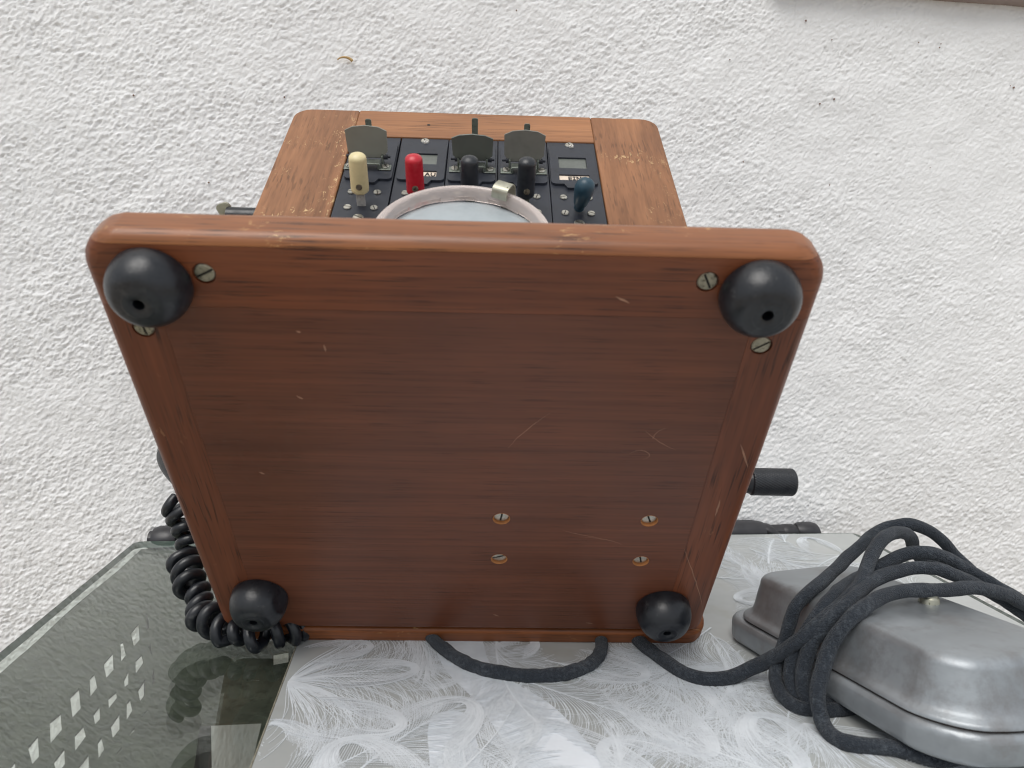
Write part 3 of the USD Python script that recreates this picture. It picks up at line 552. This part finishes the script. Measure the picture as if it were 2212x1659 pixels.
# levers
def lever(i, mtl, name, label):
    c = CX_[i]; b = PF(c, .1260, .0078); d = unit(FN + np.array([.03 if i == 0 else 0, 0, 0]))
    r = .0050; prof = [(0, 0), (r * .86, 0), (r * .98, .0008), (r, .0022), (r * .96, .0196), (r * .92, .0208), (r * .78, .0217), (r * .45, .0226), (0, .0229)]
    k = obj('lever', xf(lathe(prof, 32), aim(b, d)), mtl, phone, smooth=40, label=label)
    obj('stem', fbox(c - .0024, c + .0024, .1245, .1262, -.002, .0082, .0004), 'white_metal' if i == 0 else 'bracket_metal', k)
    screw(b + d * .0052 + np.array([0, 0, -r * .90]), (0, 0, -1), .0018, 'dark_screw', 40, .0008, parent=k) if False else None
    s_ = m3.Manifold.cylinder(.0008, .0017, .0017, 18)
    obj('grub_screw', xf(s_, aim(b + d * .0050 + np.array([.0004, -.0, -r * .96]), (.05, -.1, -1))), 'dark_screw', k)
lever(0, 'ivory_knob', 'ivory', 'ivory lever'); lever(1, 'red_knob', 'red', 'red lever'); lever(2, 'black_knob', 'black', 'black lever'); lever(3, 'black_knob', 'black', 'black lever')
d5 = unit(FN * .90 - FZ * .36 + np.array([.06, 0, 0])); b5 = PF(.0622, .1255, .001)
prof5 = [(0, 0), (.0030, 0), (.0031, .004), (.0040, .0052), (.0047, .0100), (.0054, .0150), (.0056, .0180), (.0050, .0212), (.0032, .0234), (0, .0242)]
kb = obj('lever', xf(lathe(prof5, 32), aim(b5, d5)), 'blue_knob', phone, smooth=50, label='dark blue egg shaped lever tipped towards the viewer')
# dial
DC = (-.0016, .0640)
def dial_at(m, off): return xf(xf(m, np.diag([1.035, 1.035, 1., 1.])), FACE @ basis((DC[0], DC[1], off), (1, 0, 0), (0, 1, 0), (0, 0, 1)))
dl = obj('dial', dial_at(lathe([(0, 0), (.036, 0), (.037, .002), (.037, .010), (.0365, .011), (0, .011)], 64), -.0006), 'dial_body', phone)
obj('number_disc', dial_at(lathe([(0, .0112), (.0402, .0112), (.0408, .0118), (.0406, .0140), (.0398, .0158), (.034, .0182), (.02, .0194), (0, .0198)], 72), 0), 'dial_disc', dl)
ringp = [(.0390, .0168), (.0415, .0162), (.0426, .0172), (.0430, .0190), (.0430, .0222), (.0425, .0240), (.0412, .0246), (.0402, .0244), (.0394, .0236), (.0391, .0222), (.0390, .0168)]
ring = man(lathe(ringp, 96))
for k in range(12):
    t = math.radians(38 + 26 * k)
    ring = ring - m3.Manifold.cylinder(.0068, .0058, .0054, 24).scale([1., .16, 1.]).rotate([0, 0, math.degrees(t) + 90]).translate([.0388 * math.cos(t), .0388 * math.sin(t), .0125])
obj('finger_wheel', dial_at(ring, 0), 'clear_plastic', dl, smooth=40, label='clear pinkish plastic finger wheel')
# finger stop hooked over the wheel
t_ = math.radians(62); er = np.array([math.cos(t_), math.sin(t_), 0]); et = np.array([-math.sin(t_), math.cos(t_), 0])
sp = np.array([(.0500, .000), (.0490, .008), (.0478, .0175), (.0468, .0262), (.0445, .0284), (.0418, .0286), (.0385, .0280), (.0372, .0262), (.0368, .0225)])
sp = spline(sp, 40); tn = np.gradient(sp, axis=0); tn /= np.linalg.norm(tn, axis=1, keepdims=True); nn = np.stack([-tn[:, 1], tn[:, 0]], -1)
vs = []
for w_, th_ in ((-.0042, 0), (.0042, 0), (.0042, .0009), (-.0042, .0009)):
    q = sp + nn * th_; vs.append(q[:, :1] * er + w_ * et + q[:, 1:] * np.array([0, 0, 1.]))
vs = np.stack(vs, 1).reshape(-1, 3); fs = []
for i in range(39):
    for j in range(4):
        a_, b_ = i * 4 + j, i * 4 + (j + 1) % 4; fs += [(a_, b_, b_ + 4), (a_, b_ + 4, a_ + 4)]
fs += [(0, 2, 1), (0, 3, 2), (156, 157, 158), (156, 158, 159)]
st_ = tm(vs, fs); st_.fix_normals(); obj('finger_stop', dial_at(st_, 0), 'clip_metal', dl, smooth=35)
# nail hole in the face rail
obj('nail_hole', xf(cyl(.0011, .0003, 16), aim(PF(-.0295, .2215, -.0002), FN)), 'slot_dark', phone)
# ringing crank on the right side
crank = obj('crank_arm', cat([rbox((BR_ + .008, .185, .064), (BR_ + .013, .223, .078), .002), xf(cyl(.0065, .022, 28), aim((BR_ - .002, .192, .071), (1, 0, 0)))]), 'black_metal', phone)
nL, nA = 90, 120
tt, aa = np.meshgrid(np.linspace(0, 1, nL), np.linspace(0, 2 * np.pi, nA, endpoint=False), indexing='ij')
kn = np.abs(np.sin(aa * 17 + tt * 30)) ** .6 * np.abs(np.sin(aa * 17 - tt * 30)) ** .6
edge_ = np.clip(np.minimum(tt, 1 - tt) / .06, 0, 1); rad = (.0088 + .00035 * kn) * (1 - .16 * (1 - edge_) ** 2)
hv = np.stack([.1862 + .0300 * tt, .2175 + rad * np.cos(aa), .0700 + rad * np.sin(aa)], -1).reshape(-1, 3)
ii, jj = np.arange(nL - 1)[:, None] * nA, np.arange(nA)[None]; kk = (jj + 1) % nA
hf = np.vstack([np.stack([ii + jj, ii + nA + kk, ii + kk], -1).reshape(-1, 3), np.stack([ii + jj, ii + nA + jj, ii + nA + kk], -1).reshape(-1, 3)])
n0 = len(hv); hv = np.vstack([hv, [(.1862, .2175, .07), (.2162, .2175, .07)]]); j1 = np.arange(nA); j2 = (j1 + 1) % nA
hf = np.vstack([hf, np.stack([j1, j2, np.full(nA, n0)], -1), np.stack([(nL - 1) * nA + j2, (nL - 1) * nA + j1, np.full(nA, n0 + 1)], -1)])
hd = tm(hv, hf); hd.fix_normals()
obj('crank_grip', hd, 'bakelite_matt' if False else 'black_knob', crank, smooth=40, label='knurled black crank grip')
obj('crank_neck', xf(lathe([(0, 0), (.0062, 0), (.0062, .045), (.0070, .0500), (.0082, .0536), (0, .0536)], 28), aim((.1330, .2175, .0700), (1, 0, 0))), 'black_knob', crank)
# handset cradle on the left side
cr = obj('cradle_arm', xf(cyl(.0058, .034, 24), aim((BL_ + .001, .083, .1625), (-1, .0, .02))), 'rubber', phone)
lp = extr(sbox(-.0016, -.008, .0016, .0045).buffer(.003), .0016)
obj('cradle_fork', xf(lp, basis((-.1530, .0835, .1680), unit((.94, -.34, 0)), unit((-.34, -.94, 0)), (0, 0, -1.))), 'clip_metal', phone)

# ------------------------------------------------------------------ handset at the left side
HS = PHONE
hs = thing('telephone_handset', 'black telephone handset hanging at the left side of the wooden telephone', 'handset', HS)
hp = spline([(-.148, .108, .150), (-.1565, .130, .146), (-.160, .175, .118), (-.1605, .205, .102)], 30)
obj('handle', tube(hp, .0090 + .0015 * np.sin(np.linspace(0, np.pi, 30)), 18), 'bakelite', hs, smooth=True)
cupp = [(0, 0), (.0150, 0), (.0205, .004), (.0270, .014), (.0285, .019), (.0285, .025), (.0270, .027), (.0230, .028), (.008, .0265), (0, .0265)]
obj('mouthpiece', xf(lathe(cupp, 40), aim((-.1690, .2220, .0960), (-.36, .0, -.93))), 'bakelite', hs, smooth=35)
obj('earpiece', xf(lathe(cupp, 40), aim((-.1600, .108, .150), (.95, 0, -.1))), 'bakelite', hs, smooth=35)

# ------------------------------------------------------------------ coiled handset cord on the glass
COIL = [(-0.2375,0.5350,-0.1437), (-0.2278,0.5300,-0.1606), (-0.2246,0.5200,-0.1774), (-0.2153,0.5050,-0.1883), (-0.2045,0.4920,-0.1992), (-0.1925,0.4820,-0.2075), (-0.1768,0.4715,-0.2102), (-0.1595,0.4680,-0.2102), (-0.1450,0.4720,-0.2102), (-0.1350,0.4840,-0.2102), (-0.1220,0.5000,-0.2102)]
cpts = spline(COIL, 1500); T, N, B = frames(cpts)
s_len = np.r_[0, np.cumsum(np.linalg.norm(np.diff(cpts, axis=0), axis=1))]
ph_ = 2 * np.pi * s_len / .0102 + 1.5 * np.sin(s_len * 75) + .8 * np.sin(s_len * 190 + 1); rc_ = .0071 + .0014 * np.sin(s_len * 130 + .6)
hel = cpts + rc_[:, None] * (np.cos(ph_)[:, None] * N + np.sin(ph_)[:, None] * B) + (.0024 * np.sin(s_len * 150) + .0012 * np.sin(s_len * 410))[:, None] * B + .0016 * np.sin(s_len * 260)[:, None] * N
hel[:, 2] = np.maximum(hel[:, 2], -.2158) + EYE
tag(obj('coiled_cord', tube(hel, .0037, 14), 'rubber', smooth=True), 'black coiled handset cord piled on the glass beside the chipped rubber foot', 'coiled cord')

# ------------------------------------------------------------------ grey metal box resting on cord
aL = unit((.0495, -.1475, .0085)); bL = unit(np.cross((0, 0, 1), aL)); bL = -bL if bL[0] < 0 else bL; cL = np.cross(aL, bL); cL = -cL if cL[2] < 0 else cL
BO = np.array([.146, .5075, -.2195 + EYE])
# local: x across (bL), y towards the viewer (aL), z up -> make it right handed with y away
MB_ = Gf.Matrix4d(*bL, 0, *(-aL), 0, *cL, 0, *BO, 1)
metal = thing('metal_box', 'grey steel box with rounded lid, wrapped in black cord, right of the telephone', 'metal box', MB_)
BW, BLN = .104, .176
def tray(x0, x1, y0, y1, z0, z1, rc, re): return rplate(x0, x1, y0, y1, z0, z1, rc, re, seg=10)
def bowed(m):
    m = to_tm(m.refine_to_length(.006) if isinstance(m, m3.Manifold) else m).copy(); v = m.vertices
    w = np.clip((-v[:, 1] - .085) / .085, 0, 1) ** 1.5; v[:, 1] -= .017 * w * np.clip(1 - ((v[:, 0] - BW / 2) / (BW / 2)) ** 2, 0, 1); m.vertices = v; return m
obj('tray', bowed(tray(0, BW, -BLN, 0, 0, .0165, .020, .0045)), 'box_tray_steel', metal, smooth=50)
obj('seam_gap', bowed(tray(.0035, BW - .0035, -BLN + .0035, -.0095, .0150, .0176, .020, .001)), 'gap_dark', metal)
# lid: flared foot, sloping sides, rounded shoulder
def ring_at(ins, z, rc, n=10):
    x0, x1, y0, y1 = .0022 + ins, BW - .0022 - ins, -BLN + .0022 + ins, -.0085 - ins
    pts = []
    for cx, cy, a0 in ((x1 - rc, y1 - rc, 0), (x0 + rc, y1 - rc, 90), (x0 + rc, y0 + rc, 180), (x1 - rc, y0 + rc, 270)):
        for j in range(n + 1):
            t = math.radians(a0 + 90 * j / n); pts.append((cx + rc * math.cos(t), cy + rc * math.sin(t), z))
    out = []                                    # straight runs get extra points so that the near end can bow
    for i, p in enumerate(pts):
        q = pts[(i + 1) % len(pts)]; out.append(p)
        if i % (n + 1) == n: out += [tuple(np.array(p) + (np.array(q) - np.array(p)) * t / 8) for t in range(1, 8)]
    return np.array(out)
prof = [(0.0, .0178, .0215), (.0001, .0190, .0215), (.0012, .0202, .0205), (.0034, .0213, .0190), (.0052, .0232, .0175), (.0064, .0270, .0165), (.0078, .0340, .0155), (.0092, .0405, .0150)]
for t in np.linspace(.15, 1, 7): prof.append((.0092 + .0058 * (1 - math.cos(t * math.pi / 2)), .0405 + .0066 * math.sin(t * math.pi / 2), .0150 - .002 * t))
prof += [(.020, .0475, .012), (.030, .0478, .008), (.040, .0479, .004)]
rings = [ring_at(*q) for q in prof]; nr_ = len(rings[0]); lv = np.vstack(rings + [[(BW / 2, -BLN / 2, .0479)]]); lf = []
for i in range(len(rings) - 1):
    for j in range(nr_):
        a_, b_ = i * nr_ + j, i * nr_ + (j + 1) % nr_; lf += [(a_, b_, b_ + nr_), (a_, b_ + nr_, a_ + nr_)]
for j in range(nr_): lf.append(((len(rings) - 1) * nr_ + j, (len(rings) - 1) * nr_ + (j + 1) % nr_, len(lv) - 1))
lid = tm(lv, lf); lid = bowed(lid)
obj('lid', lid, 'box_steel', metal, smooth=50)
kx, ky = .0715, -.1040
knob = obj('lid_screw', xf(lathe([(0, .0100), (.0034, .0098), (.0046, .0088), (.0049, .0070), (.0046, .0040), (.0054, .0030), (.0058, 0)], 28), basis((kx, ky, .0476), (1, 0, 0), (0, 1, 0), (0, 0, 1))), 'clip_metal', metal)

# ------------------------------------------------------------------ black textile cord: loop under the telephone, lead to the box, turns round the box
CL = [(-0.0519,0.4913,-0.2160), (-0.0459,0.4774,-0.2160), (-0.0307,0.4551,-0.2160), (-0.0116,0.4396,-0.2160), (0.0159,0.4334,-0.2160), (0.0380,0.4385,-0.2160), (0.0533,0.4530,-0.2160), (0.0603,0.4694,-0.2160), (0.0621,0.4831,-0.2160), (0.0625,0.4975,-0.2160)]
CB = [(0.0866,0.4931,-0.2158), (0.0883,0.4792,-0.2158), (0.0991,0.4549,-0.2158), (0.1119,0.4364,-0.2158), (0.1307,0.4350,-0.2155), (0.1417,0.4381,-0.2128), (0.1511,0.4357,-0.2066), (0.1568,0.4293,-0.1987), (0.1620,0.4228,-0.1902), (0.1691,0.4188,-0.1813), (0.1772,0.4184,-0.1731), (0.1860,0.4218,-0.1669), (0.1954,0.4279,-0.1627), (0.2047,0.4362,-0.1589), (0.2122,0.4453,-0.1542), (0.2188,0.4537,-0.1486), (0.2258,0.4615,-0.1432), (0.2337,0.4694,-0.1396), (0.2426,0.4769,-0.1382), (0.2518,0.4842,-0.1391), (0.2601,0.4919,-0.1421), (0.2672,0.5000,-0.1467), (0.2733,0.5081,-0.1526), (0.2791,0.5154,-0.1596), (0.2862,0.5207,-0.1673), (0.2962,0.5228,-0.1729), (0.3074,0.5212,-0.1757), (0.3169,0.5150,-0.1783)]
CA = [(.2050,.4170,-.2158), (.1860,.4140,-.2158), (0.1654,0.4023,-0.2158), (0.1576,0.4117,-0.2158), (0.1558,0.4247,-0.2101), (0.1598,0.4326,-0.2020), (0.1646,0.4371,-0.1923), (0.1677,0.4391,-0.1817), (0.1716,0.4409,-0.1727), (0.1791,0.4450,-0.1668), (0.1893,0.4530,-0.1632), (0.2012,0.4648,-0.1607), (0.2132,0.4768,-0.1574), (0.2241,0.4852,-0.1527), (0.2339,0.4918,-0.1477), (0.2438,0.4980,-0.1433), (0.2551,0.5006,-0.1396), (0.2673,0.4999,-0.1383), (0.2791,0.5000,-0.1418), (0.2892,0.5001,-0.1489), (0.2974,0.5003,-0.1581), (0.3055,0.4957,-0.1661), (0.3137,0.4901,-0.1735), (0.3238,0.4860,-0.1793), (0.3339,0.4827,-0.1856), (0.3425,0.4800,-0.1940)]
CC = [(.2050,.4120,-.2158), (.1850,.4095,-.2158), (0.1666,0.4088,-0.2158), (0.1624,0.4164,-0.2092), (0.1632,0.4214,-0.1994), (0.1675,0.4241,-0.1896), (0.1725,0.4248,-0.1801), (0.1781,0.4251,-0.1713), (0.1851,0.4285,-0.1648), (0.1943,0.4365,-0.1615), (0.2049,0.4475,-0.1609), (0.2154,0.4564,-0.1599), (0.2253,0.4622,-0.1574), (0.2352,0.4664,-0.1541), (0.2452,0.4695,-0.1505), (0.2560,0.4702,-0.1478), (0.2670,0.4699,-0.1483), (0.2775,0.4701,-0.1520), (0.2873,0.4701,-0.1571), (0.2968,0.4681,-0.1626), (0.3061,0.4646,-0.1676), (0.3154,0.4612,-0.1728), (0.3243,0.4589,-0.1790), (0.3312,0.4600,-0.1874)]
CD = [(.2060,.4080,-.2158), (.1880,.4040,-.2158), (0.1703,0.4031,-0.2158), (0.1659,0.4088,-0.2089), (0.1667,0.4131,-0.1992), (0.1701,0.4158,-0.1895), (0.1747,0.4165,-0.1800), (0.1802,0.4161,-0.1714), (0.1875,0.4182,-0.1654), (0.1963,0.4243,-0.1616), (0.2059,0.4333,-0.1591), (0.2157,0.4417,-0.1571), (0.2253,0.4477,-0.1553), (0.2352,0.4518,-0.1539), (0.2455,0.4545,-0.1529), (0.2561,0.4551,-0.1525), (0.2665,0.4553,-0.1545), (0.2762,0.4570,-0.1585), (0.2857,0.4592,-0.1627), (0.2952,0.4600,-0.1673), (0.3046,0.4591,-0.1723), (0.3136,0.4577,-0.1778), (0.3223,0.4570,-0.1840), (0.3302,0.4580,-0.1910)]
CE = [(.2650,.4050,-.2158), (.2480,.3750,-.2158), (0.2128,0.3571,-0.2158), (0.2026,0.3614,-0.2158), (0.1927,0.3659,-0.2158), (0.1814,0.3674,-0.2158), (0.1714,0.3707,-0.2158), (0.1672,0.3831,-0.2143), (0.1659,0.3895,-0.2053), (0.1685,0.3952,-0.1961), (0.1734,0.4012,-0.1884), (0.1782,0.4056,-0.1806), (0.1837,0.4068,-0.1720), (0.1911,0.4088,-0.1650), (0.2010,0.4142,-0.1606), (0.2127,0.4212,-0.1582), (0.2245,0.4265,-0.1573), (0.2355,0.4299,-0.1575), (0.2463,0.4328,-0.1584), (0.2572,0.4356,-0.1590), (0.2680,0.4384,-0.1588), (0.2788,0.4414,-0.1596), (0.2892,0.4444,-0.1621), (0.2994,0.4474,-0.1657), (0.3092,0.4501,-0.1702), (0.3186,0.4527,-0.1758), (0.3273,0.4550,-0.1824)]
def cordm(pts, r, seed):
    n = 170; q = spline(np.array(pts) + (0, 0, EYE), n)
    def wob(n_, s_):
        w = gaussian_filter(np.random.default_rng(seed).standard_normal((n_, s_)), (1.6, 1.1), mode='wrap'); return 1 + .045 * w / w.std()
    return tube(q, r, 18, wob)
cordx = thing('fabric_cord', 'black cloth covered cord running from under the telephone and wound round the metal box', 'cord', Gf.Matrix4d(1))
obj('loop', cordm(CL, .0041, 1), 'braid', cordx, smooth=True); obj('lead', cordm(CB, .0042, 2), 'braid', cordx, smooth=True)
for i, c in enumerate((CA, CC, CD, CE)): obj('winding', cordm(c, .0039 if i == 0 else .0041, 3 + i), 'braid', cordx, smooth=True)
